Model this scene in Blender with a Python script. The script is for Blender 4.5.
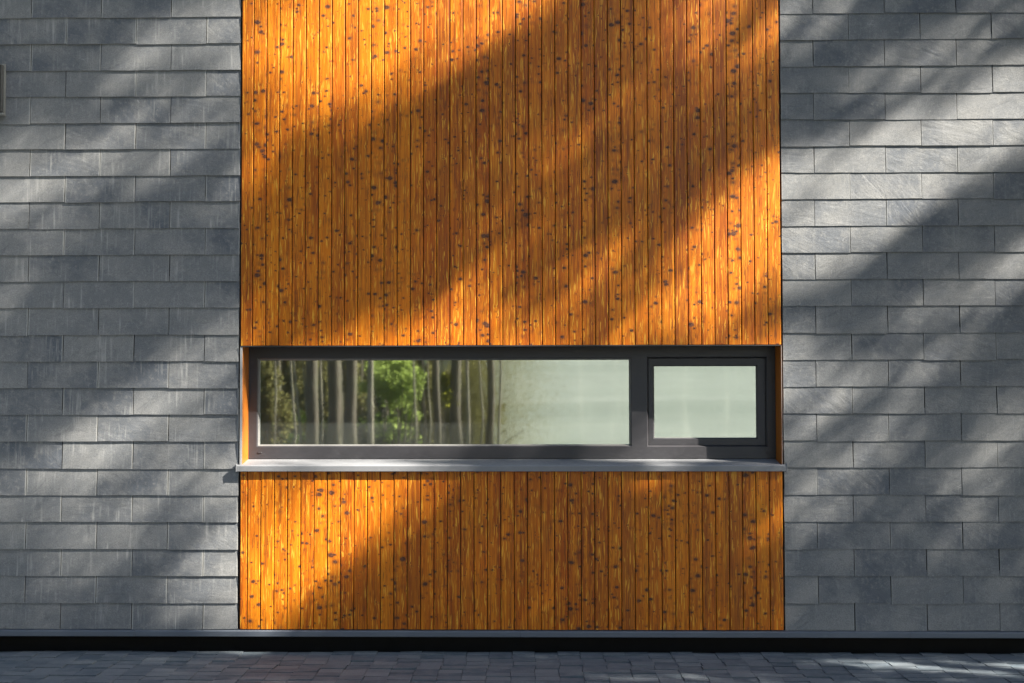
import bpy, bmesh, math, random
from mathutils import Vector, Matrix, noise

for o in list(bpy.data.objects):
    bpy.data.objects.remove(o)
scene = bpy.context.scene
COL = scene.collection
R = math.radians
random.seed(7)

# ------------------------------------------------------------------ camera
cam_d = bpy.data.cameras.new("camera")
cam = bpy.data.objects.new("camera", cam_d)
COL.objects.link(cam)
scene.camera = cam
cam_d.sensor_width = 36.0
cam_d.lens = 1231.0 / 1024.0 * 36.0
cam_d.clip_start, cam_d.clip_end = 0.1, 1500.0
PITCH, YAW, ROLL = 0.0327177, 0.0187290, -0.0017180
fw = Vector((-math.sin(YAW) * math.cos(PITCH), math.cos(YAW) * math.cos(PITCH), math.sin(PITCH)))
rt = Vector((math.cos(YAW), math.sin(YAW), 0))
up = rt.cross(fw)
r2 = rt * math.cos(ROLL) + up * math.sin(ROLL)
u2 = up * math.cos(ROLL) - rt * math.sin(ROLL)
m = Matrix((r2, u2, -fw)).transposed().to_4x4()
m.translation = Vector((0, -8.0, 1.77))
cam.matrix_world = m

# ------------------------------------------------------------------ light
S = Vector((2.65, -1.0, 2.40)).normalized()           # towards the sun
SUN_EL = math.asin(S.z)
SUN_ROT = math.atan2(S.x, S.y)
world = bpy.data.worlds.new("World")
scene.world = world
world.use_nodes = True
nt = world.node_tree
nt.nodes.clear()
sky = nt.nodes.new("ShaderNodeTexSky")
sky.sky_type = 'NISHITA'
sky.sun_disc = False
sky.sun_elevation = SUN_EL
sky.sun_rotation = SUN_ROT
sky.air_density = 1.0
sky.dust_density = 1.5
sky.ozone_density = 1.0
bg = nt.nodes.new("ShaderNodeBackground")
bg.inputs[1].default_value = 0.05
wo = nt.nodes.new("ShaderNodeOutputWorld")
nt.links.new(sky.outputs[0], bg.inputs[0])
nt.links.new(bg.outputs[0], wo.inputs[0])

sun_d = bpy.data.lights.new("sun", 'SUN')
sun_d.energy = 5.0
sun_d.angle = R(0.5)
sun_d.color = (1.0, 0.93, 0.82)
sun = bpy.data.objects.new("sun", sun_d)
COL.objects.link(sun)
sun.rotation_euler = S.to_track_quat('Z', 'Y').to_euler()
sun.location = S * 60

vs = scene.view_settings
vs.view_transform = 'Standard'
vs.look = 'None'
vs.gamma = 1.0
vs.exposure = 2.28
vs.use_curve_mapping = False
scene.render.engine = 'CYCLES'
scene.cycles.max_bounces = 6
scene.cycles.transparent_max_bounces = 8
scene.cycles.use_denoising = True

# ------------------------------------------------------------------ helpers
class NT:
    """small node-building helper"""
    def __init__(self, name):
        self.m = bpy.data.materials.new(name)
        self.m.use_nodes = True
        self.t = self.m.node_tree
        self.t.nodes.clear()
        self.out = self.t.nodes.new("ShaderNodeOutputMaterial")
    def n(self, typ, ins=None, **kw):
        nd = self.t.nodes.new(typ)
        for k, v in kw.items():
            setattr(nd, k, v)
        for k, v in (ins or {}).items():
            self.set(nd.inputs[k], v)
        return nd
    def set(self, sock, v):
        if isinstance(v, bpy.types.NodeSocket):
            self.t.links.new(v, sock)
        else:
            sock.default_value = v
    def math(self, op, a, b=0.0, c=0.0, clamp=False):
        nd = self.n("ShaderNodeMath", {0: a, 1: b, 2: c}, operation=op)
        nd.use_clamp = clamp
        return nd.outputs[0]
    def mix(self, f, a, b, blend='MIX'):
        nd = self.n("ShaderNodeMix", data_type='RGBA', blend_type=blend)
        self.set(nd.inputs[0], f)
        self.set(nd.inputs[6], a if isinstance(a, bpy.types.NodeSocket) else (*a, 1))
        self.set(nd.inputs[7], b if isinstance(b, bpy.types.NodeSocket) else (*b, 1))
        return nd.outputs[2]
    def rng(self, v, a, b, c=0.0, d=1.0, smooth=True):
        nd = self.n("ShaderNodeMapRange", {0: v, 1: a, 2: b, 3: c, 4: d},
                    interpolation_type='SMOOTHSTEP' if smooth else 'LINEAR')
        return nd.outputs[0]
    def noise(self, vec, scale, detail=3.0, rough=0.55, dist=0.0):
        return self.n("ShaderNodeTexNoise", {'Vector': vec, 'Scale': scale, 'Detail': detail,
                                             'Roughness': rough, 'Distortion': dist}).outputs[0]
    def vmul(self, vec, xyz):
        return self.n("ShaderNodeVectorMath", {0: vec, 1: xyz}, operation='MULTIPLY').outputs[0]
    def vadd(self, a, b):
        return self.n("ShaderNodeVectorMath", {0: a, 1: b}, operation='ADD').outputs[0]
    def pos(self):
        return self.n("ShaderNodeTexCoord").outputs['Object']
    def rnd(self):
        return self.n("ShaderNodeNewGeometry").outputs['Random Per Island']
    def white(self, v):
        return self.n("ShaderNodeTexWhiteNoise", {'W': v}, noise_dimensions='1D').outputs
    def bsdf(self, col, rough=0.6, bump=None, strength=0.5, dist=0.01, metal=0.0, spec=0.5, extra=None):
        ins = {'Base Color': col if isinstance(col, bpy.types.NodeSocket) else (*col, 1),
               'Roughness': rough, 'Metallic': metal, 'Specular IOR Level': spec}
        if bump is not None:
            b = self.n("ShaderNodeBump", {'Strength': strength, 'Distance': dist, 'Height': bump})
            ins['Normal'] = b.outputs[0]
        ins.update(extra or {})
        p = self.n("ShaderNodeBsdfPrincipled", ins)
        self.t.links.new(p.outputs[0], self.out.inputs[0])
        return p


def add_box(bm, x0, x1, y0, y1, z0, z1):
    v = [bm.verts.new(c) for c in ((x0, y0, z0), (x1, y0, z0), (x1, y1, z0), (x0, y1, z0),
                                   (x0, y0, z1), (x1, y0, z1), (x1, y1, z1), (x0, y1, z1))]
    for f in ((0, 3, 2, 1), (4, 5, 6, 7), (0, 1, 5, 4), (1, 2, 6, 5), (2, 3, 7, 6), (3, 0, 4, 7)):
        bm.faces.new([v[i] for i in f])
    return v


def add_prism_x(bm, prof, x0, x1):
    """closed (y, z) outline swept along x"""
    a = [bm.verts.new((x0, y, z)) for y, z in prof]
    b = [bm.verts.new((x1, y, z)) for y, z in prof]
    n = len(prof)
    for i in range(n):
        j = (i + 1) % n
        bm.faces.new((a[i], a[j], b[j], b[i]))
    bm.faces.new(list(reversed(a)))
    bm.faces.new(b)


def add_tube(bm, pts, rads, n=8):
    rings = []
    for i, (p, r) in enumerate(zip(pts, rads)):
        p = Vector(p)
        d = (Vector(pts[min(i + 1, len(pts) - 1)]) - Vector(pts[max(i - 1, 0)])).normalized()
        a = d.cross(Vector((0.31, 0.95, 0.05))).normalized()
        b = d.cross(a)
        rings.append([bm.verts.new(p + (a * math.cos(2 * math.pi * k / n) + b * math.sin(2 * math.pi * k / n)) * r)
                      for k in range(n)])
    for r0, r1 in zip(rings, rings[1:]):
        for k in range(n):
            bm.faces.new((r0[k], r0[(k + 1) % n], r1[(k + 1) % n], r1[k]))
    bm.faces.new(rings[0])
    bm.faces.new(list(reversed(rings[-1])))


def add_ring(bm, x0, x1, z0, z1, ix0, ix1, iz0, iz1, yf, yb, bev=0.0, bevd=0.0):
    """rectangular frame round an opening, front face at yf, with an optional bead sloping to the glass"""
    def loop(a, b, c, d, y):
        return [bm.verts.new(p) for p in ((a, y, c), (b, y, c), (b, y, d), (a, y, d))]
    loops = [loop(x0, x1, z0, z1, yb), loop(x0, x1, z0, z1, yf),
             loop(ix0 - bev, ix1 + bev, iz0 - bev, iz1 + bev, yf)]
    if bev:
        loops.append(loop(ix0, ix1, iz0, iz1, yf + bevd))
    loops.append(loop(ix0, ix1, iz0, iz1, yb))
    for a, b in zip(loops, loops[1:]):
        for k in range(4):
            bm.faces.new((a[k], a[(k + 1) % 4], b[(k + 1) % 4], b[k]))
    a, b = loops[-1], loops[0]
    for k in range(4):
        bm.faces.new((a[k], a[(k + 1) % 4], b[(k + 1) % 4], b[k]))


def bevel_all(bm, w, seg=1):
    bmesh.ops.bevel(bm, geom=list(bm.edges), offset=w, segments=seg, affect='EDGES', profile=0.5)


def obj(name, bm, mat, parent=None, smooth=False, normals=True):
    me = bpy.data.meshes.new(name)
    if normals:
        bmesh.ops.recalc_face_normals(bm, faces=bm.faces)
    bm.to_mesh(me)
    bm.free()
    me.materials.append(mat)
    if smooth:
        for p in me.polygons:
            p.use_smooth = True
    o = bpy.data.objects.new(name, me)
    COL.objects.link(o)
    if parent is not None:
        o.parent = parent
    return o


def empty(name, loc=(0, 0, 0)):
    o = bpy.data.objects.new(name, None)
    o.location = loc
    COL.objects.link(o)
    return o


def tag(o, label=None, cat=None, group=None, kind=None):
    if label: o['label'] = label
    if cat: o['category'] = cat
    if group: o['group'] = group
    if kind: o['kind'] = kind
    return o


def part(name, bm, mat, root, **kw):
    """mesh built in world metres, parented to a thing whose base may stand elsewhere"""
    loc = Vector(root.location)
    p = root.parent
    while p is not None:
        loc += Vector(p.location)
        p = p.parent
    bmesh.ops.translate(bm, verts=bm.verts, vec=-loc)
    return obj(name, bm, mat, root, **kw)


# ------------------------------------------------------------------ materials
def mat_slate(name, washed):
    t = NT(name)
    r = t.rnd()
    off = t.n("ShaderNodeCombineXYZ", {0: t.math('MULTIPLY', r, 91.0), 1: t.math('MULTIPLY', r, 57.0),
                                       2: t.math('MULTIPLY', r, 73.0)}).outputs[0]
    p0 = t.pos()
    p = t.vadd(p0, off)
    wn = t.white(t.math('MULTIPLY', r, 913.0))
    # each slate is split along its own grain direction
    rot = t.n("ShaderNodeVectorRotate", {'Vector': p, 'Angle': t.math('MULTIPLY_ADD', wn[0], 1.9, -0.95)},
              rotation_type='Y_AXIS').outputs[0]
    big = t.noise(p, 4.0, 4.0, 0.6)
    riven = t.noise(t.vmul(rot, (6.0, 6.0, 19.0)), 1.0, 5.0, 0.66, 0.8)
    riven2 = t.noise(t.vmul(rot, (3.0, 3.0, 9.0)), 1.0, 2.0, 0.5, 1.2)
    fine = t.noise(p, 170.0, 3.0, 0.6)
    mid = t.noise(p, 38.0, 3.0, 0.65)
    base = t.mix(wn[0], (0.112, 0.126, 0.148), (0.212, 0.220, 0.226))
    base = t.mix(t.rng(big, 0.35, 0.7), base, (0.255, 0.258, 0.256))
    base = t.mix(t.rng(mid, 0.50, 0.72, 0, 0.5), base, (0.31, 0.31, 0.30))
    base = t.mix(t.rng(riven, 0.30, 0.44, 0.28, 0.0), base, (0.065, 0.073, 0.088))
    base = t.mix(t.rng(fine, 0.35, 0.65, 0.35, 0.0), base, (0.05, 0.056, 0.066))
    # pale lime wash running down the face
    st = t.noise(t.vmul(p, (52.0, 10.0, 3.2)), 1.0, 3.0, 0.6)
    st2 = t.noise(p, 7.0, 2.0, 0.5)
    lime = t.math('MULTIPLY', t.rng(st, 0.50, 0.78), t.rng(st2, 0.40, 0.68))
    base = t.mix(t.math('MULTIPLY', lime, washed), base, (0.40, 0.40, 0.385))
    # lime bleeding out of the joints at the tile ends (uv: metres from either end)
    uv = t.n("ShaderNodeUVMap", uv_map="tile").outputs[0]
    sep = t.n("ShaderNodeSeparateXYZ", {0: uv})
    wob = t.math('MULTIPLY', t.math('SUBTRACT', mid, 0.5), 0.012)
    e1 = t.rng(t.math('ADD', sep.outputs[0], wob), 0.002, 0.010, 1, 0)
    e2 = t.rng(t.math('ADD', sep.outputs[1], wob), 0.002, 0.010, 1, 0)
    g1 = t.rng(t.math('FRACT', t.math('MULTIPLY', r, 57.3)), 0.35, 0.55)
    g2 = t.rng(t.math('FRACT', t.math('MULTIPLY', r, 83.1)), 0.35, 0.55)
    ed = t.math('MAXIMUM', t.math('MULTIPLY', e1, g1), t.math('MULTIPLY', e2, g2))
    base = t.mix(t.math('MULTIPLY', ed, washed * 0.8), base, (0.42, 0.42, 0.40))
    # scratches: thin curved pale marks
    sc = t.noise(t.vmul(rot, (1.0, 1.0, 1.0)), 5.5, 0.0, 0.5, 1.6)
    line = t.rng(t.math('ABSOLUTE', t.math('SUBTRACT', sc, 0.5)), 0.0, 0.0045, 1.0, 0.0)
    gate = t.rng(t.noise(p, 6.3, 1.0), 0.62, 0.70)
    scr = t.math('MULTIPLY', t.math('MULTIPLY', line, gate), 0.5)
    base = t.mix(scr, base, (0.45, 0.45, 0.44))
    h = t.math('ADD', t.math('MULTIPLY', riven, 1.0), t.math('MULTIPLY', riven2, 1.2))
    h = t.math('ADD', h, t.math('MULTIPLY', fine, 0.24))
    h = t.math('ADD', h, t.math('MULTIPLY', mid, 0.22))
    h = t.math('ADD', h, t.math('MULTIPLY', scr, -0.35))
    rough = t.rng(mid, 0.3, 0.7, 0.50, 0.66)
    t.bsdf(base, rough, h, 0.66, 0.0038, spec=0.35)
    return t.m


def mat_wood(name, seed=0.0):
    t = NT(name)
    r = t.rnd()
    r = t.math('FRACT', t.math('ADD', r, seed))
    wn = t.white(t.math('MULTIPLY', r, 771.0))
    wn2 = t.white(t.math('MULTIPLY', r, 331.0))
    off = t.n("ShaderNodeCombineXYZ", {0: t.math('MULTIPLY', r, 17.0), 1: t.math('MULTIPLY', wn[0], 63.0),
                                       2: t.math('MULTIPLY', wn2[0], 41.0)}).outputs[0]
    p = t.vadd(t.pos(), off)
    # knots: cut through round branches at random depth
    kp = t.vmul(p, (0.80, 1.0, 1.12))
    warp = t.n("ShaderNodeVectorMath", {0: t.n("ShaderNodeTexNoise", {'Vector': p, 'Scale': 70.0, 'Detail': 2.0}).outputs[1],
                                        1: (0.012, 0.0, 0.009)}, operation='MULTIPLY').outputs[0]
    kp = t.vadd(kp, warp)
    v1 = t.n("ShaderNodeTexVoronoi", {'Vector': kp, 'Scale': 1 / 0.046}, voronoi_dimensions='3D')
    v2 = t.n("ShaderNodeTexVoronoi", {'Vector': t.vadd(kp, (3.1, 7.7, 5.3)), 'Scale': 1 / 0.063}, voronoi_dimensions='3D')
    v3 = t.n("ShaderNodeTexVoronoi", {'Vector': t.vadd(kp, (9.1, 2.7, 8.3)), 'Scale': 1 / 0.042}, voronoi_dimensions='3D')
    kf = t.math('MULTIPLY_ADD', wn2[0], 0.75, 0.68)
    big_n = t.rng(t.noise(p, 5.0, 1.0), 0.35, 0.65, 1.35, 0.75)
    kf = t.math('MULTIPLY', kf, big_n)
    d1 = t.math('MULTIPLY', t.math('MULTIPLY', v1.outputs['Distance'], 0.046), kf)
    d2 = t.math('MULTIPLY', t.math('MULTIPLY', v2.outputs['Distance'], 0.063), kf)
    d3 = t.math('MULTIPLY', v3.outputs['Distance'], 0.042)
    k1 = t.rng(d1, 0.0034, 0.0066, 1, 0)
    k2 = t.rng(d2, 0.0060, 0.0116, 1, 0)
    k3 = t.rng(d3, 0.0020, 0.0042, 1, 0)
    core = t.math('MAXIMUM', k1, t.math('MAXIMUM', k2, t.math('MULTIPLY', k3, 0.8)))
    halo = t.math('MAXIMUM', t.rng(d1, 0.004, 0.013, 1, 0), t.rng(d2, 0.006, 0.022, 1, 0))
    dk = t.math('MINIMUM', d1, d2)
    # grain bends round the knots
    bend = t.math('MULTIPLY', t.rng(dk, 0.004, 0.022, 1, 0), 0.005)
    gx = t.n("ShaderNodeVectorMath", {0: p, 1: t.n("ShaderNodeCombineXYZ", {0: bend, 1: bend, 2: 0.0}).outputs[0]},
             operation='ADD').outputs[0]
    ring = t.noise(t.vmul(gx, (22.0, 9.0, 0.55)), 1.0, 0.0, 0.4, 0.0)
    flame = t.math('ABSOLUTE', t.math('SINE', t.math('MULTIPLY', ring, 58.0)))
    grain = t.noise(t.vmul(gx, (190.0, 60.0, 2.6)), 1.0, 2.0, 0.5)
    fleck = t.noise(t.vmul(gx, (125.0, 40.0, 9.0)), 1.0, 1.0, 0.5)
    blot = t.noise(t.vmul(p, (6.0, 6.0, 1.8)), 1.0, 3.0, 0.6)
    c = t.mix(wn[0], (0.40, 0.078, 0.003), (0.64, 0.170, 0.004))
    stre = t.noise(t.vmul(gx, (46.0, 20.0, 1.1)), 1.0, 2.0, 0.5, 0.0)
    c = t.mix(t.rng(stre, 0.46, 0.70, 0, 0.75), c, (0.74, 0.240, 0.007))
    c = t.mix(t.rng(stre, 0.28, 0.47, 0.75, 0), c, (0.200, 0.045, 0.005))
    c = t.mix(t.math('MULTIPLY', t.rng(wn2[0], 0.78, 0.92), 0.55), c, (0.25, 0.055, 0.007))
    c = t.mix(t.rng(blot, 0.40, 0.72, 0, 0.5), c, (0.33, 0.080, 0.006))
    c = t.mix(t.math('MULTIPLY', t.rng(flame, 0.0, 0.45, 1, 0), 0.45), c, (0.25, 0.070, 0.008))
    c = t.mix(t.rng(grain, 0.48, 0.70, 0, 0.65), c, (0.78, 0.285, 0.012))
    c = t.mix(t.rng(fleck, 0.60, 0.70, 0, 0.75), c, (0.84, 0.42, 0.045))
    c = t.mix(t.rng(fleck, 0.28, 0.40, 0.7, 0), c, (0.15, 0.038, 0.008))
    c = t.mix(t.math('MULTIPLY', halo, 0.55), c, (0.20, 0.055, 0.012))
    kc = t.mix(t.rng(t.noise(p, 90.0, 2.0), 0.42, 0.62), (0.034, 0.015, 0.013), (0.110, 0.046, 0.030))
    c = t.mix(t.math('MULTIPLY', core, 0.90), c, kc)
    h = t.math('ADD', t.math('MULTIPLY', grain, 0.5), t.math('MULTIPLY', flame, 0.18))
    h = t.math('ADD', h, t.math('MULTIPLY', core, 0.5))
    rough = t.math('ADD', t.rng(grain, 0.3, 0.7, 0.38, 0.5), t.math('MULTIPLY', core, 0.08))
    t.bsdf(c, rough, h, 0.35, 0.0016, spec=0.35)
    return t.m


def mat_metal(name, col, rough=0.45, spec=0.5, var=0.12, metal=0.0):
    t = NT(name)
    p = t.pos()
    n1 = t.noise(p, 3.0, 4.0, 0.6)
    n2 = t.noise(t.vmul(p, (30.0, 30.0, 60.0)), 1.0, 3.0, 0.6)
    lo = tuple(c * (1 - var) for c in col)
    hi = tuple(c * (1 + var) for c in col)
    c = t.mix(n1, lo, hi)
    c = t.mix(t.rng(n2, 0.58, 0.8, 0, 0.3), c, tuple(min(1, x * 1.5 + 0.03) for x in col))
    t.bsdf(c, t.rng(n2, 0.3, 0.7, rough - 0.06, rough + 0.08), n2, 0.08, 0.001, spec=spec, metal=metal)
    return t.m


def mat_plain(name, col, rough=0.8, var=0.2, scale=6.0, bump=0.0):
    t = NT(name)
    n1 = t.noise(t.pos(), scale, 4.0, 0.6)
    c = t.mix(n1, tuple(x * (1 - var) for x in col), tuple(x * (1 + var) for x in col))
    t.bsdf(c, rough, n1 if bump else None, bump, 0.02)
    return t.m


def mat_glass(name):
    """solar-control double glazing: strong outside reflection, slightly wavy, a thin dusty film"""
    t = NT(name)
    p = t.pos()
    w1 = t.noise(t.vmul(p, (2.2, 1.0, 1.4)), 1.0, 1.0, 0.4)
    w2 = t.noise(t.vmul(p, (9.0, 1.0, 12.0)), 1.0, 2.0, 0.5)
    h = t.math('ADD', t.math('MULTIPLY', w1, 1.0), t.math('MULTIPLY', w2, 0.025))
    b = t.n("ShaderNodeBump", {'Strength': 0.12, 'Distance': 0.006, 'Height': h}).outputs[0]
    gl = t.n("ShaderNodeBsdfGlossy", {'Color': (0.92, 1.0, 0.965, 1), 'Roughness': 0.024, 'Normal': b})
    tr = t.n("ShaderNodeBsdfTransparent", {'Color': (0.74, 0.78, 0.75, 1)})
    df = t.n("ShaderNodeBsdfDiffuse", {'Color': (0.55, 0.58, 0.55, 1)})
    dirt = t.rng(t.noise(p, 2.5, 4.0, 0.6), 0.3, 0.75, 0.03, 0.048)
    a = t.n("ShaderNodeMixShader", {0: GLASS_REFLECT, 1: tr.outputs[0], 2: gl.outputs[0]})
    f = t.n("ShaderNodeMixShader", {0: dirt, 1: a.outputs[0], 2: df.outputs[0]})
    t.t.links.new(f.outputs[0], t.out.inputs[0])
    return t.m


def mat_leaf(name, dark, light, trans=0.45):
    t = NT(name)
    r = t.rnd()
    n1 = t.noise(t.pos(), 1.2, 3.0)
    c = t.mix(t.math('ADD', t.math('MULTIPLY', r, 0.6), t.math('MULTIPLY', n1, 0.4)), dark, light)
    d = t.n("ShaderNodeBsdfDiffuse", {'Color': c})
    tl = t.n("ShaderNodeBsdfTranslucent", {'Color': t.mix(0.5, c, tuple(min(1, x * 1.4) for x in light))})
    s = t.n("ShaderNodeMixShader", {0: trans, 1: d.outputs[0], 2: tl.outputs[0]})
    t.t.links.new(s.outputs[0], t.out.inputs[0])
    return t.m


def mat_bark(name, dark, light):
    t = NT(name)
    p = t.pos()
    n1 = t.noise(t.vmul(p, (14.0, 14.0, 2.2)), 1.0, 5.0, 0.65, 0.8)
    n2 = t.noise(p, 1.3, 2.0)
    c = t.mix(t.rng(n1, 0.3, 0.7), dark, light)
    c = t.mix(t.rng(n2, 0.4, 0.7, 0, 0.5), c, (0.16, 0.17, 0.10))
    t.bsdf(c, 0.9, n1, 0.8, 0.02)
    return t.m


def mat_paver():
    t = NT("paver_stone")
    r = t.rnd()
    wn = t.white(t.math('MULTIPLY', r, 517.0))
    p = t.vadd(t.pos(), t.n("ShaderNodeCombineXYZ", {0: t.math('MULTIPLY', r, 31.0)}).outputs[0])
    n1 = t.noise(p, 14.0, 4.0, 0.6)
    n2 = t.noise(p, 150.0, 3.0, 0.65)
    c = t.mix(wn[0], (0.078, 0.106, 0.130), (0.160, 0.186, 0.205))
    c = t.mix(t.rng(n1, 0.4, 0.7, 0, 0.5), c, (0.180, 0.200, 0.222))
    c = t.mix(t.rng(n2, 0.3, 0.6, 0.35, 0), c, (0.06, 0.065, 0.08))
    t.bsdf(c, 0.75, t.math('ADD', t.math('MULTIPLY', n1, 0.6), t.math('MULTIPLY', n2, 0.4)), 0.5, 0.004, spec=0.35)
    return t.m


def mat_paving_far():
    t = NT("paving_far")
    p = t.pos()
    br = t.n("ShaderNodeTexBrick", {'Vector': p, 'Color1': (0.12, 0.13, 0.15, 1), 'Color2': (0.19, 0.195, 0.21, 1),
                                    'Mortar': (0.04, 0.042, 0.045, 1), 'Scale': 1.0, 'Mortar Size': 0.004,
                                    'Brick Width': 0.145, 'Row Height': 0.095})
    t.bsdf(br.outputs[0], 0.8, t.noise(p, 90.0, 3.0), 0.4, 0.004)
    return t.m


def mat_forest_floor():
    t = NT("forest_floor")
    p = t.pos()
    a = t.noise(p, 0.4, 5.0, 0.65)
    b = t.noise(p, 9.0, 4.0, 0.7)
    c = t.mix(t.rng(a, 0.4, 0.62), (0.075, 0.058, 0.032), (0.060, 0.085, 0.025))
    c = t.mix(t.rng(b, 0.5, 0.7, 0, 0.6), c, (0.13, 0.105, 0.06))
    t.bsdf(c, 0.95, b, 0.8, 0.05)
    return t.m


def mat_clapboard():
    """pale paint of the added house: boards and long streaks vary to mottle the reflection"""
    t = NT("pale_clapboard_paint")
    p = t.pos()
    r = t.rnd()
    a = t.noise(t.vmul(p, (0.5, 1.0, 3.0)), 1.0, 4.0, 0.6)
    b = t.noise(t.vmul(p, (2.5, 1.0, 0.35)), 1.0, 3.0, 0.6)
    c = t.mix(r, (0.35, 0.385, 0.36), (0.47, 0.495, 0.475))
    c = t.mix(t.rng(a, 0.35, 0.7, 0, 0.55), c, (0.34, 0.37, 0.355))
    c = t.mix(t.rng(b, 0.5, 0.75, 0, 0.5), c, (0.54, 0.55, 0.52))
    t.bsdf(c, 0.7)
    return t.m


GLASS_REFLECT = 0.46
M = dict(
    slate_l=mat_slate("slate_washed", 0.85), slate_r=mat_slate("slate_clean", 0.28),
    wood=mat_wood("stained_larch"), wood2=mat_wood("stained_larch_lower", 0.37),
    lining=mat_plain("stained_lining", (0.38, 0.115, 0.010), 0.45, 0.18, 9.0),
    anth=mat_metal("anthracite_frame", (0.041, 0.040, 0.045), 0.42),
    alu=mat_metal("pale_aluminium", (0.205, 0.212, 0.225), 0.42),
    trim=mat_metal("trim_aluminium", (0.36, 0.36, 0.36), 0.45),
    bead=mat_metal("glazing_bead_grey", (0.155, 0.152, 0.148), 0.45),
    rail=mat_metal("blue_grey_flashing", (0.115, 0.135, 0.165), 0.5),
    black=mat_plain("black_membrane", (0.012, 0.012, 0.013), 0.9, 0.3),
    dark=mat_plain("dark_backing", (0.030, 0.026, 0.024), 0.9, 0.3),
    wallc=mat_plain("render_wall", (0.35, 0.34, 0.33), 0.9, 0.08),
    room=mat_plain("room_paint", (0.62, 0.60, 0.56), 0.9, 0.1),
    glass=mat_glass("window_glass"),
    leaf=mat_leaf("green_leaves", (0.035, 0.060, 0.014), (0.110, 0.150, 0.030)),
    leaf_b=mat_leaf("backlight_tinted_leaves", (0.180, 0.225, 0.055), (0.330, 0.400, 0.115), 0.6),  # backlight on the foliage put into a raised leaf colour
    leaf_y=mat_leaf("yellow_leaves", (0.140, 0.150, 0.022), (0.290, 0.280, 0.045), 0.6),
    leaf_o=mat_leaf("olive_leaves", (0.100, 0.096, 0.040), (0.230, 0.210, 0.085), 0.5),
    bark=mat_bark("dark_bark", (0.080, 0.064, 0.048), (0.125, 0.098, 0.074)),
    bark_p=mat_bark("pale_bark", (0.150, 0.125, 0.098), (0.360, 0.310, 0.250)),
    paver=mat_paver(), paving=mat_paving_far(), floor=mat_forest_floor(),
    joint=mat_plain("joint_sand", (0.075, 0.084, 0.092), 0.95, 0.3, 40.0),
    white=mat_clapboard(),
    roof=mat_plain("roof_felt", (0.09, 0.09, 0.09), 0.9, 0.2),
)

# ------------------------------------------------------------------ ground
ZG = 0.02                                     # top of the pavers
bm = bmesh.new()
n = 40
grid = [[None] * (n + 1) for _ in range(n + 1)]
for i in range(n + 1):
    for j in range(n + 1):
        x, y = -400 + 800 * i / n, -400 + 800 * j / n
        grid[i][j] = bm.verts.new((x, y, ZG - 0.08))
for i in range(n):
    for j in range(n):
        bm.faces.new((grid[i][j], grid[i + 1][j], grid[i + 1][j + 1], grid[i][j + 1]))
tag(obj("ground", bm, M['floor']), kind='structure')

bm = bmesh.new()
add_box(bm, -12, 12, -7.0, 0.036, ZG - 0.20, ZG - 0.018)
tag(obj("paving_bed", bm, M['joint']), kind='structure')
bm = bmesh.new()
add_box(bm, -12, 12, -9.5, -2.604, ZG - 0.014, ZG - 0.002)
tag(obj("forecourt", bm, M['paving']), kind='structure')

bm = bmesh.new()
rr = random.Random(3)
pw, pd = 0.1455, 0.0960
for j in range(28):
    y1 = 0.037 - j * pd
    xo = rr.uniform(-0.010, 0.010)
    for i in range(-42, 43):
        x0 = i * pw + xo + rr.uniform(-0.0015, 0.0015)
        w = pw - 0.0030
        dz = rr.uniform(-0.004, 0.004)
        y0 = y1 - pd + rr.uniform(0.007, 0.012)
        vs_ = add_box(bm, x0, x0 + w, y0, y1, ZG - 0.06, ZG + dz)
        tl, tw = rr.uniform(-0.0022, 0.0022), rr.uniform(-0.0022, 0.0022)
        top = vs_[4:]
        top[0].co.z += tl; top[1].co.z += tw; top[2].co.z -= tl; top[3].co.z -= tw
        c = Vector((x0 + w / 2, (y0 + y1) / 2, 0))
        # small worn arris: the top face is drawn in
        f = [f for f in top[0].link_faces if all(v in top for v in f.verts)][0]
        ret = bmesh.ops.inset_region(bm, faces=[f], thickness=0.008, depth=0.004)
tag(obj("paving", bm, M['paver']), kind='structure')

# ------------------------------------------------------------------ the house
XL, XR = -1.925, 1.596                        # timber panel
HEAD, SILL_B, RAIL_T = 2.0013, 1.1904, 0.1645
RAIL_B = 0.1248
WALL_T, WALL_X = 6.30, 7.6
FY = 0.175                                    # window frame face
house = empty("house", (0, 0, 0))
tag(house, "house front of grey slate and orange timber boards around a long low window", "house")


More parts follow.
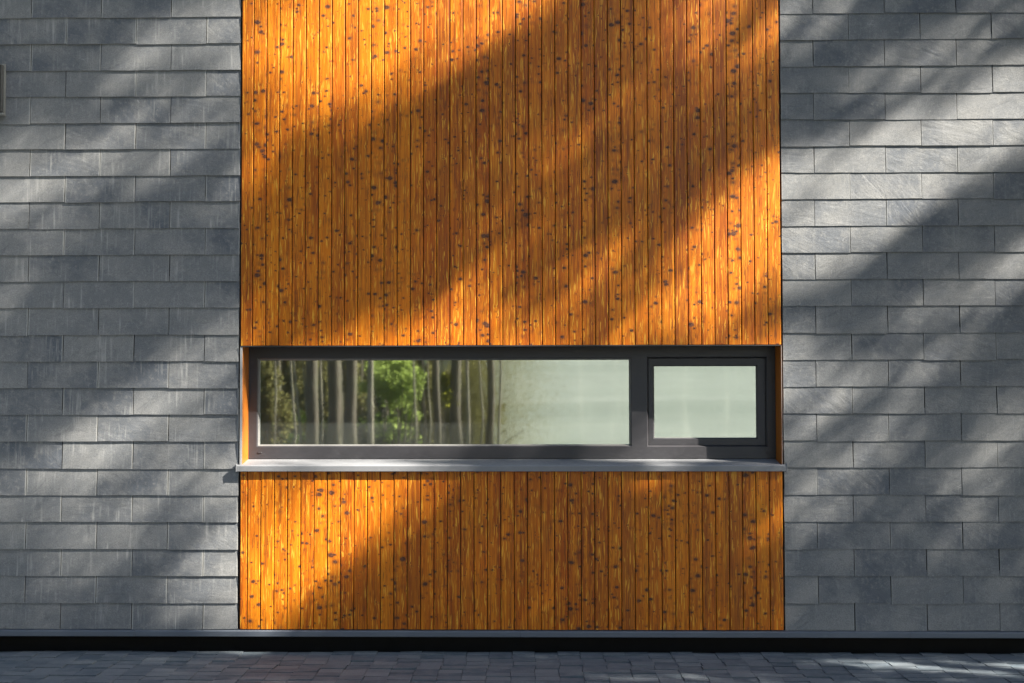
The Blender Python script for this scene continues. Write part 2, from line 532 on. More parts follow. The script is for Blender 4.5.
def slate_panel(x0, x1, z_first, pitch, joints_even, joints_odd, jp, i0, i1, mat, label, seed, last_bottom, step):
    """courses of overlapping slates; course i has its lower edge at z_first - pitch * i"""
    rr = random.Random(seed)
    bm = bmesh.new()
    uvl = bm.loops.layers.uv.new("tile")
    NX, NZ = 8, 3
    for i in range(i0, i1 + 1):
        zb = z_first - pitch * i
        zt = zb + pitch + 0.035
        if i == i1:
            zb = last_bottom
        ph = joints_even if i % 2 == 0 else joints_odd
        k0 = math.floor((x0 - ph) / jp) - 1
        k = k0
        row_j = rr.uniform(-0.0012, 0.0012)
        while ph + k * jp < x1:
            a, b = ph + k * jp, ph + (k + 1) * jp
            gap = 0.0021 + rr.uniform(-0.0006, 0.0013)
            a += gap + rr.uniform(-0.0015, 0.0015); b -= gap
            k += 1
            end_a, end_b = a < x0, b > x1
            a, b = max(a, x0), min(b, x1)
            if b - a < 0.03:
                continue
            if end_a: a += rr.uniform(0, 0.003)
            if end_b: b -= rr.uniform(0, 0.003)
            sag = rr.uniform(-0.0022, 0.0022) + row_j
            tilt = rr.uniform(-0.0016, 0.0016)
            if rr.random() < 0.08: sag -= 0.004
            proud = 0.0042 + rr.uniform(-0.0014, 0.0014)
            s = rr.uniform(0, 100)
            front, back = [], []
            for q in range(NZ + 1):
                row, rowb = [], []
                v = q / NZ
                for p in range(NX + 1):
                    u = p / NX
                    x = a + (b - a) * u
                    z = zb + (zt - zb) * v
                    y = proud + step * v
                    y += 0.0011 * noise.noise((x * 9 + s, z * 9, s))
                    if q == 0:
                        z += sag + tilt * (u - 0.5) * 2 + 0.0016 * noise.noise((x * 16 + s, 3.1, s)) \
                             + 0.0009 * noise.noise((x * 60 + s, 8.1, s))
                    if p in (0, NX):
                        x += 0.0010 * noise.noise((z * 30 + s, 5.5, s))
                    row.append(bm.verts.new((x, y, z)))
                    rowb.append(bm.verts.new((x, y + 0.0075, z)))
                front.append(row); back.append(rowb)
            for q in range(NZ):
                for p in range(NX):
                    f = bm.faces.new((front[q][p], front[q][p + 1], front[q + 1][p + 1], front[q + 1][p]))
                    for lp, (uu, vv) in zip(f.loops, ((p, q), (p + 1, q), (p + 1, q + 1), (p, q + 1))):
                        lp[uvl].uv = ((uu / NX) * (b - a), (b - a) - (uu / NX) * (b - a))
                    bm.faces.new((back[q][p], back[q + 1][p], back[q + 1][p + 1], back[q][p + 1]))
            for p in range(NX):
                bm.faces.new((front[0][p + 1], front[0][p], back[0][p], back[0][p + 1]))
                bm.faces.new((front[NZ][p], front[NZ][p + 1], back[NZ][p + 1], back[NZ][p]))
            for q in range(NZ):
                bm.faces.new((front[q][0], front[q + 1][0], back[q + 1][0], back[q][0]))
                bm.faces.new((front[q + 1][NX], front[q][NX], back[q][NX], back[q + 1][NX]))
    o = obj("slate_cladding", bm, mat, house, normals=False)
    o['label'] = label
    return o


slate_panel(-WALL_X, XL - 0.009, 4.17777, 0.1746185, -2.395, -2.161, 0.4657, -11, 23, M['slate_l'],
            "lime-streaked slate courses left of the timber", 11, RAIL_T + 0.004, 0.0102)
slate_panel(XR + 0.009, WALL_X, 4.171656, 0.1740197, 1.8195, 2.0505, 0.4640, -11, 23, M['slate_r'],
            "cleaner slate courses right of the timber", 23, RAIL_T + 0.004, 0.0070)


def boards(edges, z0, z1, mat, label, seed):
    rr = random.Random(seed)
    bm = bmesh.new()
    for a, b in zip(edges, edges[1:]):
        g = 0.0022
        ch = 0.0040
        d = rr.uniform(-0.0008, 0.0008)
        zb = z0 + rr.uniform(0, 0.0015)
        # profile (x, y): flat face with eased arrises, tongue behind
        prof = [(a + g, 0.021), (a + g, ch + d), (a + g + ch * 0.35, d + ch * 0.3), (a + g + ch, d),
                (b - g - ch, d), (b - g - ch * 0.35, d + ch * 0.3), (b - g, ch + d), (b - g, 0.021)]
        lo = [bm.verts.new((x, y, zb)) for x, y in prof]
        hi = [bm.verts.new((x, y, z1)) for x, y in prof]
        n = len(prof)
        for i in range(n):
            j = (i + 1) % n
            bm.faces.new((lo[i], lo[j], hi[j], hi[i]))
        bm.faces.new(list(reversed(lo)))
        bm.faces.new(hi)
    o = obj("timber_cladding", bm, mat, house)
    o['label'] = label
    return o


up_edges = [XL] + [XL + 0.0785 + 0.086063 * k for k in range(41)]
up_edges[-1] = XR
boards(up_edges, HEAD + 0.007, WALL_T, M['wood'], "tall orange timber boards above the window", 5)
lo_edges = [XL + 0.004] + [XL + 0.0525 + 0.086712 * k for k in range(41)]
lo_edges[-1] = XR
boards(lo_edges, RAIL_T + 0.006, SILL_B + 0.018, M['wood2'], "short orange timber boards below the window", 6)

# dark battens and membrane behind the cladding, with the window opening left free
bm = bmesh.new()
Y0, Y1 = 0.0275, 0.033
add_box(bm, -WALL_X, XL + 0.004, Y0, Y1, 0.1335, WALL_T)
add_box(bm, XR - 0.004, WALL_X, Y0, Y1, 0.1335, WALL_T)
add_box(bm, XL + 0.0045, XR - 0.0045, 0.0225, Y1, HEAD + 0.008, WALL_T)
add_box(bm, XL + 0.0045, XR - 0.0045, 0.0225, Y1, 0.1335, SILL_B + 0.015)
obj("backing_membrane", bm, M['dark'], house)

# masonry shell: walls, floor slab, room behind the window
bm = bmesh.new()
WY0, WY1 = 0.034, 0.36
add_box(bm, -WALL_X, XL - 0.006, WY0, WY1, 0.132, WALL_T)
add_box(bm, XR + 0.006, WALL_X, WY0, WY1, 0.132, WALL_T)
add_box(bm, XL - 0.005, XR + 0.005, WY0, WY1, HEAD + 0.012, WALL_T)
add_box(bm, XL - 0.005, XR + 0.005, WY0, WY1, 0.132, SILL_B + 0.01)
add_box(bm, -WALL_X, -WALL_X + 0.3, WY1 + 0.001, 7.7, 0.02, WALL_T)
add_box(bm, WALL_X - 0.3, WALL_X, WY1 + 0.001, 7.7, 0.02, WALL_T)
add_box(bm, -WALL_X, WALL_X, 7.701, 8.0, 0.02, WALL_T)
obj("wall", bm, M['wallc'], house)
bm = bmesh.new()
add_box(bm, -3.6, 3.6, WY1 + 0.003, WY1 + 4.0, 0.20, 2.9)
bm.faces.ensure_lookup_table()
# open the room towards the window
front = [f for f in bm.faces if all(abs(v.co.y - (WY1 + 0.003)) < 1e-5 for v in f.verts)]
bmesh.ops.delete(bm, geom=front, context='FACES')
obj("room_shell", bm, M['room'], house)
bm = bmesh.new()
add_box(bm, -WALL_X - 0.04, WALL_X + 0.04, -0.02, 8.04, WALL_T + 0.003, WALL_T + 0.30)
obj("roof", bm, M['roof'], house)
# base: black recessed plinth and blue-grey starter flashing
bm = bmesh.new()
add_box(bm, -WALL_X, WALL_X, 0.330, 0.345, -0.10, 0.129)
add_box(bm, -WALL_X, WALL_X, 0.0365, 0.329, -0.18, -0.17)
add_box(bm, -WALL_X, WALL_X, 0.004, 0.345, 0.1295, 0.1315)
obj("plinth", bm, M['black'], house)
bm = bmesh.new()
x = -WALL_X
k = 0
while x < WALL_X:                               # lengths butted together
    x1 = min(x + 2.5, WALL_X)
    prof = [(0.0225, RAIL_T + 0.002), (0.001, RAIL_T), (-0.012, RAIL_T - 0.003), (-0.0150, RAIL_T - 0.007), (-0.0150, RAIL_B + 0.003),
            (-0.012, RAIL_B), (0.004, RAIL_B), (0.0225, RAIL_B + 0.002)]
    add_prism_x(bm, prof, x + 0.0008, x1 - 0.0008)
    x = x1
obj("base_flashing", bm, M['rail'], house)

# window reveal lining and edge trims
bm = bmesh.new()
RL, RRt = -1.9095, 1.5893
add_box(bm, RL - 0.012, RL, 0.0035, FY + 0.04, SILL_B + 0.02, HEAD + 0.004)
obj("reveal_lining", bm, M['lining'], house)
bm = bmesh.new()
add_box(bm, RRt, RRt + 0.008, 0.0035, FY + 0.04, SILL_B + 0.02, HEAD + 0.004)
obj("reveal_lining", bm, M['lining'], house)
bm = bmesh.new()
add_box(bm, XL + 0.0005, RL - 0.0005, -0.0015, 0.003, SILL_B + 0.03, HEAD + 0.0045)
obj("corner_trim", bm, M['trim'], house)
bm = bmesh.new()
add_box(bm, RRt + 0.0045, XR, 0.0005, 0.003, SILL_B + 0.03, HEAD + 0.0045)
obj("corner_trim", bm, M['trim'], house)
bm = bmesh.new()                                # drip edge under the upper boards, soffit behind it
prof = [(-0.004, HEAD - 0.001), (-0.004, HEAD + 0.0055), (0.030, HEAD + 0.0065), (FY + 0.04, HEAD + 0.0065), (FY + 0.04, HEAD + 0.004), (0.0, HEAD + 0.004), (0.0, HEAD - 0.001)]
add_prism_x(bm, prof, XL + 0.0008, XR - 0.0008)
obj("drip_flashing", bm, M['anth'], house)

# sill
bm = bmesh.new()
sx0, sx1 = XL - 0.014, XR + 0.020
prof = [(FY + 0.02, 1.2600), (-0.0150, 1.2318), (-0.0210, 1.2290), (-0.0240, 1.2250), (-0.0240, 1.1925), (-0.0220, 1.1904), (-0.018, 1.1904),
        (-0.018, 1.2180), (FY + 0.02, 1.2460)]
# only the part in front of the cladding runs past the panel
add_prism_x(bm, prof, XL + 0.006, XR - 0.012)
nose = [(-0.001, 1.2345), (-0.0150, 1.2318), (-0.0210, 1.2290), (-0.0240, 1.2250), (-0.0240, 1.1925), (-0.0220, 1.1904), (-0.001, 1.1904)]
add_prism_x(bm, nose, sx0, XL + 0.0055)
add_prism_x(bm, nose, XR - 0.0115, sx1)
sill = obj("window_sill", bm, M['alu'], house)
bm = bmesh.new()
add_box(bm, sx1 + 0.0005, sx1 + 0.005, -0.026, 0.004, 1.1885, 1.2400)
bevel_all(bm, 0.001)
obj("end_cap", bm, M['alu'], sill)
bm = bmesh.new()
add_box(bm, sx0 - 0.005, sx0 - 0.0005, -0.026, 0.004, 1.1885, 1.2400)
bevel_all(bm, 0.001)
obj("end_cap", bm, M['alu'], sill)

# window: fixed light left, casement right
FX0, FX1, FZ0, FZ1 = RL + 0.001, RRt - 0.001, 1.2615, HEAD + 0.0035
gx0, gx1, gz0, gz1 = -1.8393, 0.6246, 1.3535, 1.9156
cx0, cx1, cz0, cz1 = 0.7500, 1.5254, 1.3475, 1.9255
bm = bmesh.new()
YB = FY + 0.075
MX = 0.6900
add_ring(bm, FX0, MX, FZ0, FZ1, gx0 - 0.009, gx1 + 0.009, gz0 - 0.009, gz1 + 0.009, FY, YB, 0.005, 0.005)
add_ring(bm, MX, FX1, FZ0, FZ1, cx0, cx1, cz0, cz1, FY, YB, 0.009, 0.018)
win = obj("window", bm, M['anth'], house)
win['label'] = "long anthracite window with a wide fixed light and a small casement"
bm = bmesh.new()
add_ring(bm, cx0 + 0.003, cx1 - 0.003, cz0 + 0.002, cz1 - 0.003, 0.7899, 1.4661, 1.3965, 1.8724, FY + 0.020, YB - 0.01, 0.007, 0.010)
obj("casement", bm, M['anth'], win)
bm = bmesh.new()
add_ring(bm, gx0 - 0.0085, gx1 + 0.0085, gz0 - 0.0085, gz1 + 0.0085, gx0 + 0.001, gx1 - 0.001, gz0 + 0.001, gz1 - 0.001, FY + 0.007, YB - 0.02, 0.008, 0.014)
obj("glazing_bead", bm, M['bead'], win)
bm = bmesh.new()
add_ring(bm, 0.7899 - 0.004, 1.4661 + 0.004, 1.3965 - 0.004, 1.8724 + 0.004, 0.7915, 1.4645, 1.398, 1.8708, FY + 0.031, YB - 0.025, 0.002, 0.002)
obj("glazing_bead", bm, M['bead'], win)
bm = bmesh.new()
add_box(bm, gx0 - 0.004, gx1 + 0.004, FY + 0.030, FY + 0.0345, gz0 - 0.004, gz1 + 0.004)
obj("pane", bm, M['glass'], win)
bm = bmesh.new()
add_box(bm, 0.7899 - 0.004, 1.4661 + 0.004, FY + 0.034, FY + 0.0385, 1.3965 - 0.004, 1.8724 + 0.004)
obj("pane", bm, M['glass'], win)
for dx in (-1.832, 1.535):
    bm = bmesh.new()
    add_box(bm, dx - 0.013, dx + 0.013, FY - 0.004, FY - 0.0004, 1.298, 1.307)
    bevel_all(bm, 0.0015)
    obj("drain_cap", bm, M['anth'], win)

# ------------------------------------------------------------------ wall box at the left edge
box = empty("wall_box", (-3.66, 0.0, 3.52))
tag(box, "grey metal box with a pale rim fixed high on the slate at the far left", "wall box")
bm = bmesh.new()
add_box(bm, -3.82, -3.4985, -0.040, -0.008, 3.548, 3.862)
bevel_all(bm, 0.002)
part("housing", bm, mat_metal("box_grey", (0.10, 0.10, 0.092), 0.5), box)
bm = bmesh.new()
add_box(bm, -3.815, -3.5035, -0.0435, -0.0405, 3.553, 3.857)
part("front_panel", bm, mat_metal("box_dark", (0.045, 0.045, 0.040), 0.5), box)
bm = bmesh.new()
add_box(bm, -3.83, -3.4915, -0.0078, 0.010, 3.540, 3.872)
part("rim", bm, mat_metal("box_rim", (0.30, 0.30, 0.27), 0.45), box)
bm = bmesh.new()
add_box(bm, -3.830, -3.486, -0.050, 0.0095, 3.524, 3.5395)
bevel_all(bm, 0.003)
part("lower_lip", bm, mat_metal("box_lip", (0.25, 0.25, 0.23), 0.45), box)

# ------------------------------------------------------------------ trees beside the house that shade it
# where the sun finds a gap between the boughs, as measured on the wall: x0, z0, x1, z1, half width, openness
GAPS = [
    (-1.939, 4.255, -2.599, 3.894, 0.143, 0.5),
    (-2.199, 3.593, -3.518, 2.971, 0.208, 0.42),
    (-3.059, 3.465, -3.521, 3.236, 0.117, 0.3),
    (-3.221, 3.115, -3.584, 2.938, 0.104, 0.5),
    (-1.935, 3.525, -2.527, 3.198, 0.117, 0.3),
    (-3.118, 2.772, -3.577, 2.378, 0.13, 0.25),
    (-1.959, 2.013, -2.906, 1.33, 0.221, 0.5),
    (-2.416, 1.688, -2.841, 1.395, 0.117, 0.6),
    (-3.103, 1.297, -3.624, 0.875, 0.143, 0.4),
    (-1.923, 1.394, -2.966, 0.745, 0.247, 0.5),
    (-1.921, 1.07, -2.212, 0.519, 0.169, 0.6),
    (-2.317, 1.525, -3.1, 1.005, 0.292, 0.14),
    (-1.918, 0.455, -2.308, 0.358, 0.039, 0.4),
    (-2.505, 0.467, -2.766, 0.383, 0.032, 0.4),
    (3.218, 3.626, 1.721, 2.687, 0.26, 1.0),
    (2.47, 3.238, 2.047, 2.946, 0.234, 1.0),
    (3.031, 4.119, 2.25, 3.763, 0.156, 0.35),
    (2.57, 3.466, 1.855, 3.143, 0.143, 0.5),
    (1.931, 4.259, 1.604, 3.997, 0.143, 0.35),
    (3.269, 2.778, 2.909, 2.293, 0.117, 0.4),
    (2.682, 2.164, 1.646, 1.456, 0.357, 0.26),
    (2.288, 1.455, 1.706, 1.005, 0.143, 0.38),
    (2.099, 1.81, 1.84, 1.649, 0.117, 0.25),
    (3.252, 1.679, 2.763, 1.005, 0.182, 0.32),
    (2.027, 1.069, 1.64, 0.877, 0.143, 0.22),
    (-0.06, 4.526, -1.441, 3.833, 0.338, 0.97),
    (-0.883, 4.446, -1.772, 3.988, 0.273, 1.0),
    (-1.704, 3.557, -1.932, 3.03, 0.104, 0.5),
    (1.268, 4.396, 0.986, 4.12, 0.208, 0.62),
    (1.228, 4.264, 1.113, 3.737, 0.104, 0.35),
    (1.638, 4.195, 1.407, 3.801, 0.143, 0.35),
    (0.165, 3.151, -0.749, 2.173, 0.455, 0.06),
    (1.628, 3.079, 1.149, 2.35, 0.286, 0.95),
    (1.073, 2.494, 0.551, 2.008, 0.273, 0.36),
    (0.69, 3.674, 0.427, 3.216, 0.26, 0.07),
    (0.554, 2.496, 0.032, 1.976, 0.26, 0.28),
    (-0.325, 2.401, -0.619, 1.978, 0.156, 0.5),
    (-0.196, 1.912, -1.532, 1.654, 0.26, 0.85),
    (-0.716, 2.01, -1.597, 1.686, 0.208, 0.9),
    (1.649, 1.876, 1.099, 1.682, 0.227, 0.85),
    (-0.749, 1.296, -1.857, 1.232, 0.117, 0.8),
    (-1.009, 1.264, -1.787, 0.423, 0.273, 1.0),
    (-1.152, 1.134, -1.528, 0.682, 0.234, 1.0),
    (-1.856, 1.199, -1.919, 0.617, 0.162, 0.6),
    (-1.528, 0.617, -1.916, 0.101, 0.182, 0.45),
    (1.0, 1.295, 0.741, 1.198, 0.091, 0.5),
    (-0.619, 1.134, -0.813, 0.747, 0.13, 0.18),
    (1.064, 1.198, 0.999, 1.134, 0.065, 0.02),
    (1.507, -0.951, 1.975, -0.938, 0.42, 1.0),
    (-1.363, -1.558, -0.512, -1.535, 0.2, 0.12),
]
TAU = 4.6


def openness(x, z):
    k = 1.0
    for x0, z0, x1, z1, r, s in GAPS:
        dx, dz = x1 - x0, z1 - z0
        t = max(0.0, min(1.0, ((x - x0) * dx + (z - z0) * dz) / (dx * dx + dz * dz + 1e-9)))
        d = math.hypot(x - x0 - t * dx, z - z0 - t * dz) / r
        if d < 1.6:
            f = 1.0 if d < 0.25 else (lambda q: q * q * (3 - 2 * q))((1.6 - d) / 1.35)
            k *= 1 - s * f
    return 1 - k


def add_leaf(bm, p, l, w, rr):
    d = Vector((rr.gauss(0, 1), rr.gauss(0, 1), rr.gauss(0, 0.7))).normalized()
    e = d.cross(Vector((rr.gauss(0, 1), rr.gauss(0, 1), rr.gauss(0, 1)))).normalized()
    v = [bm.verts.new(p - d * l), bm.verts.new(p + e * w), bm.verts.new(p + d * l), bm.verts.new(p - e * w)]
    bm.faces.new(v)


def fast_leaves(name, pts, l, w, rr, mat, parent, loc):
    """rhombic leaves at pts as one crown mesh"""
    verts, faces = [], []
    for p in pts:
        d = Vector((rr.gauss(0, 1), rr.gauss(0, 1), rr.gauss(0, 0.7))).normalized()
        e = d.cross(Vector((rr.gauss(0, 1), rr.gauss(0, 1), rr.gauss(0, 1)))).normalized()
        s = rr.uniform(0.75, 1.3)
        p = Vector(p) - loc
        i = len(verts)
        verts += [p - d * l * s, p + e * w * s, p + d * l * s, p - e * w * s]
        faces.append((i, i + 1, i + 2, i + 3))
    me = bpy.data.meshes.new(name)
    me.from_pydata(verts, [], faces)
    me.materials.append(mat)
    o = bpy.data.objects.new(name, me)
    COL.objects.link(o)
    if parent is not None: o.parent = parent
    return o


def wall_point(p):
    t = p.y / S.y
    return p.x - S.x * t, p.z - S.z * t


def shade_tree(qx, L, x_lo, x_hi, base, label, seed):
    rr = random.Random(seed)
    root = empty("broadleaf_tree", base)
    tag(root, label, "tree", "tall trees beside the house")
    loc = Vector(base)
    dens = TAU / 0.00105
    pts = []
    area = (x_hi - x_lo) * 9.9 * abs(S.y)
    for _ in range(int(area * dens)):
        x, z = rr.uniform(x_lo, x_hi), rr.uniform(-3.3, 6.6)
        # ragged boundary between the two crowns
        k = openness(x, z)
        clump = noise.noise((x * 1.1 + z * 0.9, (z - x) * 3.2, seed * 0.7)) + 0.6 * noise.noise((x * 3.0, z * 3.0, seed))
        T = 0.012 + 0.988 * k * max(0.25, min(1.15, 1.0 + 0.45 * clump * (1.05 - k)))
        T = min(1.0, T + 0.03 * max(0.0, clump - 0.1))
        keep = min(1.0, -math.log(max(T, 0.001)) / TAU)
        if rr.random() > keep:
            continue
        wob = 1.3 * noise.noise((x * 0.6, z * 0.5, seed))
        P = Vector((x, 0, z)) + S * (L + wob + rr.gauss(0, 0.8))
        pts.append(P)
    # outer boughs away from the wall's sun line
    c = Vector((qx, 0, 2.2)) + S * L
    for _ in range(5000):
        d = Vector((rr.gauss(0, 1), rr.gauss(0, 1), rr.gauss(0, 1))).normalized()
        P = c + Vector((d.x * 2.6, d.y * 2.4, d.z * 4.0)) * (rr.random() ** 0.4)
        x, z = wall_point(P)
        if -4.2 < x < 4.0 and -2.2 < z < 6.0:
            continue
        pts.append(P)
    fast_leaves("crown", pts, 0.043, 0.028, rr, M['leaf'], root, loc)
    bm = bmesh.new()
    top = c - loc
    tp = [Vector((0, 0, -0.1)), Vector((0.03, 0, 2.0)), Vector((0.0, 0.04, 5.0)), Vector((top.x * 0.6, top.y * 0.6, top.z - 2.6))]
    add_tube(bm, tp, (0.20, 0.16, 0.13, 0.09), 10)
    made = 0
    for k in range(400):
        e = top + Vector((rr.uniform(-1.5, 1.5), rr.uniform(-1.5, 1.5), rr.uniform(-2.2, 1.8)))
        s = tp[3] + Vector((0, 0, -0.05))
        mid = (s + e) / 2 + Vector((rr.uniform(-.2, .2), rr.uniform(-.2, .2), -0.3))
        # the boughs run where the crown is dense, not across its gaps
        line = [s.lerp(mid, q / 8) for q in range(9)] + [mid.lerp(e, q / 8) for q in range(9)]
        if max(openness(*wall_point(q + loc)) for q in line) > 0.22:
            continue
        made += 1
        if made > 5:
            break
        add_tube(bm, (s, mid, e), (0.045, 0.028, 0.008), 6)
    obj("trunk", bm, M['bark'], root, smooth=True)
    return root


shade_tree(1.9, 15.0, -0.6, 4.6, (12.6, -4.2, 0.0), "tall leafy tree right of the picture, nearer the slate corner", 41)
shade_tree(-2.3, 18.0, -6.5, -0.6, (10.6, -4.9, 0.0), "tall leafy tree right of the picture, standing further out", 42)

def light_block_tree(x, y, h, rx, count, label, seed):  # unseen trees added to shade the forecourt and block sky light
    rr = random.Random(seed)
    root = empty("light_block_tree", (x, y, 0))
    tag(root, label, "tree", "added trees shading the forecourt")
    bm = bmesh.new()
    add_tube(bm, ((0, 0, -0.1), (0.05, 0, h * 0.4), (0, 0.08, h * 0.9)), (0.24, 0.18, 0.05), 10)
    pts = []
    clumps = []
    for k in range(46):
        d = Vector((rr.gauss(0, 1), rr.gauss(0, 1), rr.gauss(0, 1))).normalized() * rr.random() ** 0.45
        c = Vector((d.x * rx, d.y * rx, h * 0.64 + d.z * h * 0.36))
        clumps.append(c)
        if k % 4 == 0:
            b = Vector((0, 0, max(h * 0.3, c.z - 1.6)))
            add_tube(bm, (b, (b + c) / 2 + Vector((0, 0, -0.15)), c), (0.07, 0.045, 0.012), 6)
    for _ in range(count):
        c = rr.choice(clumps)
        pts.append(c + Vector((rr.gauss(0, .75), rr.gauss(0, .75), rr.gauss(0, .6))))
    fast_leaves("crown", pts, 0.13, 0.085, rr, M['leaf'], root, Vector((0, 0, 0)))
    obj("trunk", bm, M['bark'], root, smooth=True)


for k, (x, y, h, rx) in enumerate(((13.5, -9.5, 16, 3.4), (18.0, -11.5, 17, 3.4), (11.0, -13.2, 15, 3.2), (21.5, -8.3, 18, 3.4),
                                   (16.2, -15.0, 16, 3.2), (8.5, -7.4, 9, 1.8), (24.5, -13.5, 18, 3.6), (-11.5, -4.5, 13, 3.0), (-12.5, -10.0, 14, 3.2))):
    light_block_tree(x, y, h, rx, 7000, "leafy tree added out of view beside the forecourt to cut bounce and sky light", 600 + k)

# ------------------------------------------------------------------ wood opposite the house, seen in the glass
MIR = 0.21


def trunk_tree(x, y, r, lean, bark, name, label, group, seed, crown_mat, h=17.0, bow=0.0):
    low = 0.55
    rr = random.Random(seed)
    root = empty(name, (x, y, 0))
    tag(root, label, "tree", group)
    bm = bmesh.new()
    pts, rad = [], []
    for k in range(9):
        z = -0.15 + h * (k / 8) ** 1.25
        pts.append((lean * z + bow * math.sin(z * 1.5) + rr.uniform(-.3, .3) * r, rr.uniform(-.3, .3) * r, z))
        rad.append(max(0.012, r * (1.18 if k == 0 else 1.0) * (1 - 0.8 * k / 8)))
    add_tube(bm, pts, rad, 10)
    for k in range(4):
        z = rr.uniform(0.45, 0.9) * h
        a = rr.uniform(0, 6.28)
        s = Vector((lean * z, 0, z))
        e = s + Vector((math.cos(a), math.sin(a), 0.5)) * rr.uniform(0.8, 1.8)
        add_tube(bm, (s, (s + e) / 2 + Vector((0, 0, 0.1)), e), (r * 0.25, r * 0.16, 0.01), 6)
    obj("trunk", bm, bark, root, smooth=True)
    pts = []
    for _ in range(1300):
        a = rr.uniform(0, 6.28)
        z = rr.uniform(low, 1.05)
        q = (1.15 - z) * 3.6 * rr.random() ** 0.5 + 0.1
        pts.append(Vector((lean * z * h + q * math.cos(a), q * math.sin(a), z * h)))
    fast_leaves("crown", pts, 0.26, 0.16, rr, crown_mat, root, Vector((0, 0, 0)))
    return root


def bush(x, y, sx, sy, z0, z1, count, mat, name, label, group, seed, l=0.05, stem_mat=None):
    rr = random.Random(seed)
    root = empty(name, (x, y, 0))
    tag(root, label, "sapling", group)
    pts = []
    clumps = [Vector((rr.gauss(0, sx * 0.5), rr.gauss(0, sy * 0.5), rr.uniform(z0, z1))) for _ in range(26)]
    if name == "reflection_fade_bush":  # added bush: thinning leaves soften the edge of the pale reflection
        for _ in range(count):
            pts.append(Vector((rr.gauss(0, sx * 0.5), rr.gauss(0, sy * 0.3), rr.uniform(z0, z1))))
        count = 0
    for _ in range(count):
        c = rr.choice(clumps)
        pts.append(c + Vector((rr.gauss(0, sx * 0.2), rr.gauss(0, sy * 0.2), rr.gauss(0, (z1 - z0) * 0.09))))
    fast_leaves("foliage", [p for p in pts if p.z > 0.03], l, l * 0.6, rr, mat, root, Vector((0, 0, 0)))
    bm = bmesh.new()
    for k in range(4):
        e = rr.choice(clumps)
        b = Vector((rr.uniform(-.15, .15), rr.uniform(-.15, .15), -0.08))
        add_tube(bm, (b, (b + e) / 2 + Vector((rr.uniform(-.1, .1), 0, 0.1)), e), (0.022, 0.015, 0.005), 6)
    obj("stem", bm, stem_mat or M['bark'], root)
    return root


TREES = [
    ('d', -3.91, -13, 0.122, 0.0, 0),
    ('d', -3.84, -15, 0.143, 0.004, 0),
    ('d', -3.33, -14, 0.118, 0.0, 0),
    ('p', -2.89, -13, 0.057, 0.012, 0),
    ('d', -2.36, -17, 0.083, 0.0, 0),
    ('d', -1.95, -16, 0.089, 0.0, 0),
    ('d', -1.68, -18, 0.118, 0.0, 0),
    ('p', -1.3, -15, 0.038, 0.0, 0),
    ('d', -1.01, -19, 0.1, 0.0, 0),
    ('p', -0.73, -17, 0.031, 0.004, 0),
    ('p', -4.1, -12, 0.021, 0.02, 0.1),
    ('p', -4.17, -13, 0.024, -0.01, 0.08),
    ('p', -4.05, -13, 0.017, 0.01, 0.06),
    ('p', -4.26, -16, 0.03, 0, 0.03),
    ('p', -2.33, -15, 0.025, 0, 0.04),
    ('p', -4.01, -17, 0.026, 0, 0.05),
    ('d', -6.0, -20, 0.092, 0, 0),
    ('d', -6.08, -19, 0.078, 0, 0),
    ('d', -3.59, -21, 0.096, 0, 0),
    ('d', -3.34, -22, 0.086, 0, 0),
    ('d', -1.47, -23, 0.089, 0, 0),
    ('p', -5.0, -15, 0.021, 0.01, 0.05),
    ('p', -3.27, -18, 0.024, 0, 0.05),
    ('p', -2.22, -17, 0.025, 0.006, 0.05),
    ('p', -1.94, -18, 0.021, -0.006, 0.05),
    ('d', -4.61, -19, 0.056, 0, 0),
    ('d', -4.02, -20, 0.058, 0, 0),
    ('p', -1.19, -18, 0.026, 0, 0.05),
]
for k, (kind, x, y, r, lean, bow) in enumerate(TREES):
    if kind == 'd':
        trunk_tree(x, y, r, lean, M['bark'], "forest_tree", "thick dark forest trunk mirrored in the window glass",
                   "dark trunks mirrored in the window", 100 + k, M['leaf_o'])
    else:
        trunk_tree(x, y, r, lean, M['bark_p'], "slender_tree", "slender pale trunk mirrored in the window glass",
                   "pale trunks mirrored in the window", 100 + k, M['leaf'], 14.0, bow)
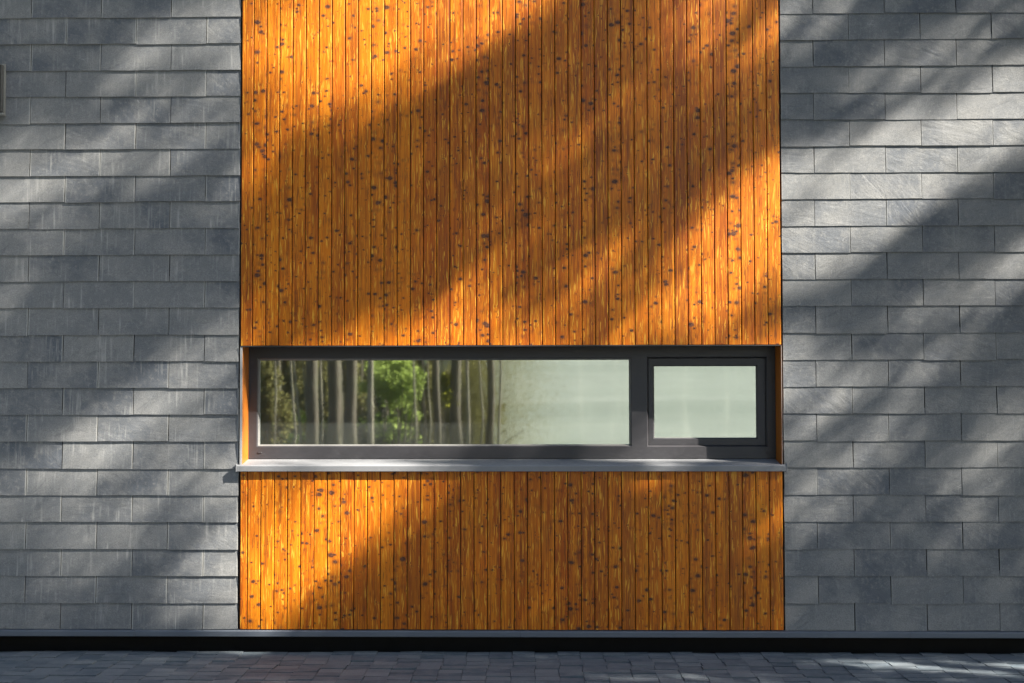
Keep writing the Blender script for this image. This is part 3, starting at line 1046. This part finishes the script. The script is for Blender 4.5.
BUSHES = [
    ('b', -2.72, -16, 0.44, 1.38, 2.16, 5500, 0.032),
    ('b', -3.0, -17, 0.31, 1.71, 2.22, 3000, 0.032),
    ('b', -2.75, -17, 0.31, 0.58, 1.36, 500, 0.05),
    ('y', -1.92, -18, 0.17, 1.28, 1.92, 700, 0.05),
    ('o', -5.47, -17, 0.31, 0.58, 2.12, 2200, 0.05),
    ('o', -4.57, -18, 0.09, 0.75, 2.24, 700, 0.05),
    ('o', -4.1, -18, 0.1, 0.75, 2.24, 900, 0.05),
    ('o', -1.37, -22, 0.37, 0.34, 2.06, 1500, 0.06),
    ('o', -2.52, -21, 0.72, 0.27, 1.34, 1500, 0.06),
    ('g', -4.57, -19, 0.89, 0.37, 1.04, 1500, 0.06),
    ('g', -3.46, -19, 0.67, 0.37, 0.93, 1000, 0.06),
    ('f', -1.0, -20, 1.39, 0.21, 2.62, 110000, 0.008),
    ('f', -1.45, -20.6, 1.06, 0.18, 2.64, 26000, 0.01),
    ('o', -5.61, -21, 0.36, 0.39, 2.29, 2500, 0.05),
    ('o', -4.94, -22, 0.49, 0.34, 2.31, 2500, 0.055),
    ('o', -4.14, -21, 0.24, 0.39, 2.29, 1500, 0.05),
    ('o', -2.74, -19, 0.18, 0.49, 2.26, 1500, 0.05),
    ('o', -2.43, -20, 0.16, 0.9, 2.27, 1200, 0.05),
    ('o', -2.04, -21, 0.24, 0.39, 1.94, 1500, 0.05),
    ('o', -1.49, -21, 0.17, 0.63, 2.29, 1200, 0.05),
    ('y', -5.01, -20, 0.09, 0.9, 2.16, 500, 0.045),
    ('o', -5.37, -16, 0.14, 0.63, 2.2, 1500, 0.045),
    ('o', -4.88, -18.5, 0.26, 0.4, 2.25, 1500, 0.045),
    ('o', -4.0, -18.5, 0.26, 0.4, 2.25, 1500, 0.045),
    ('o', -2.35, -18.5, 0.24, 0.4, 2.14, 1300, 0.045),
    ('o', -1.69, -20, 0.21, 0.32, 2.04, 1200, 0.045),
]
for k, (kind, x, y, sx, z0, z1, cnt, l) in enumerate(BUSHES):
    mt, lb, gp = {'b': (M['leaf_b'], "backlight-tinted green sapling mirrored in the middle of the fixed window", "backlight-tinted saplings in the reflection"),
                  'y': (M['leaf_y'], "yellow-green sapling mirrored in the fixed window", "yellow-green saplings in the reflection"),
                  'o': (M['leaf_o'], "olive undergrowth bush mirrored in the window glass", "olive bushes in the reflection"),
                  'f': (M['leaf_o'], "feathery fine-leaved bush added to fade the reflection into the pale house", "added bushes that fade the reflection"),
                  'g': (M['leaf'], "dark green undergrowth bush mirrored in the window glass", "dark green bushes in the reflection")}[kind]
    bush(x, y, sx, sx, z0, z1, cnt, mt, {'b': "sapling", 'y': "sapling", 'f': "reflection_fade_bush"}.get(kind, "undergrowth_bush"), lb, gp, 300 + k, l)

# the depth of the wood behind them
rr = random.Random(77)
pts = []
for _ in range(14000):
    x, y = rr.uniform(-15, -1.0), rr.uniform(-38, -27)
    pts.append(Vector((x, y, rr.uniform(0.0, 4.5))))
for _ in range(26000):
    x, y = rr.uniform(-40, -1.0), rr.uniform(-50, -26)
    pts.append(Vector((x, y, abs(rr.gauss(0, 1)) * 9.0 + 0.1)))
w = fast_leaves("far_wood", pts, 0.26, 0.16, rr, M['leaf_o'], None, Vector((0, 0, 0)))
tag(w, "dim mass of woodland far behind the mirrored trunks", "woodland", kind='stuff')
bm = bmesh.new()
for _ in range(70):
    x, y = rr.uniform(-28, -1.2), rr.uniform(-46, -27)
    r = rr.uniform(0.07, 0.2)
    add_tube(bm, ((x, y, -0.2), (x + rr.uniform(-.3, .3), y, 5), (x + rr.uniform(-.6, .6), y, 11)), (r, r * 0.8, r * 0.4), 7)
w2 = obj("far_trunks", bm, M['bark'], None)
tag(w2, "dim far trunks filling the mirrored wood", "woodland", kind='stuff')

# ------------------------------------------------------------------ pale clapboard house, added as a guessed source of the bright reflection
HX, HY = -1.41, -24.00
far = empty("guessed_pale_house", (HX, HY, 0))
tag(far, "guessed clapboard house added for the pale reflection in the small casement and right end of the glass", "house")
tv = Vector((0.80, -0.60, 0))
far.rotation_euler = (0, 0, math.atan2(tv.y, tv.x))
# local: x along the wall, -y ... the sunny face looks to local +y
bm = bmesh.new()
LW, HH = 18.0, 4.6
zz = -0.1
while zz < HH:
    y0 = -0.02
    a = [(0, y0 + 0.0075, zz), (LW, y0 + 0.0075, zz), (LW, y0 + 0.006, zz + 0.18), (0, y0 + 0.006, zz + 0.18)]
    v = [bm.verts.new(c) for c in a]
    b = [bm.verts.new((c[0], -0.03, c[2])) for c in a]
    bm.faces.new(v)
    bm.faces.new(list(reversed(b)))
    for i in range(4):
        j = (i + 1) % 4
        bm.faces.new((v[j], v[i], b[i], b[j]))
    zz += 0.18
add_box(bm, 0, LW, -6.0, -0.032, -0.1, HH)
obj("wall", bm, M['white'], far)
bm = bmesh.new()
for s in (1,):
    v = [bm.verts.new(c) for c in ((-0.3, 0.25, HH), (LW + 0.3, 0.25, HH), (LW + 0.3, -3.0, HH + 2.2), (-0.3, -3.0, HH + 2.2),
                                   (-0.3, -6.25, HH), (LW + 0.3, -6.25, HH))]
    bm.faces.new((v[0], v[1], v[2], v[3])); bm.faces.new((v[3], v[2], v[5], v[4]))
    bm.faces.new((v[0], v[3], v[4])); bm.faces.new((v[1], v[5], v[2])); bm.faces.new((v[0], v[4], v[5], v[1]))
obj("roof", bm, M['roof'], far)
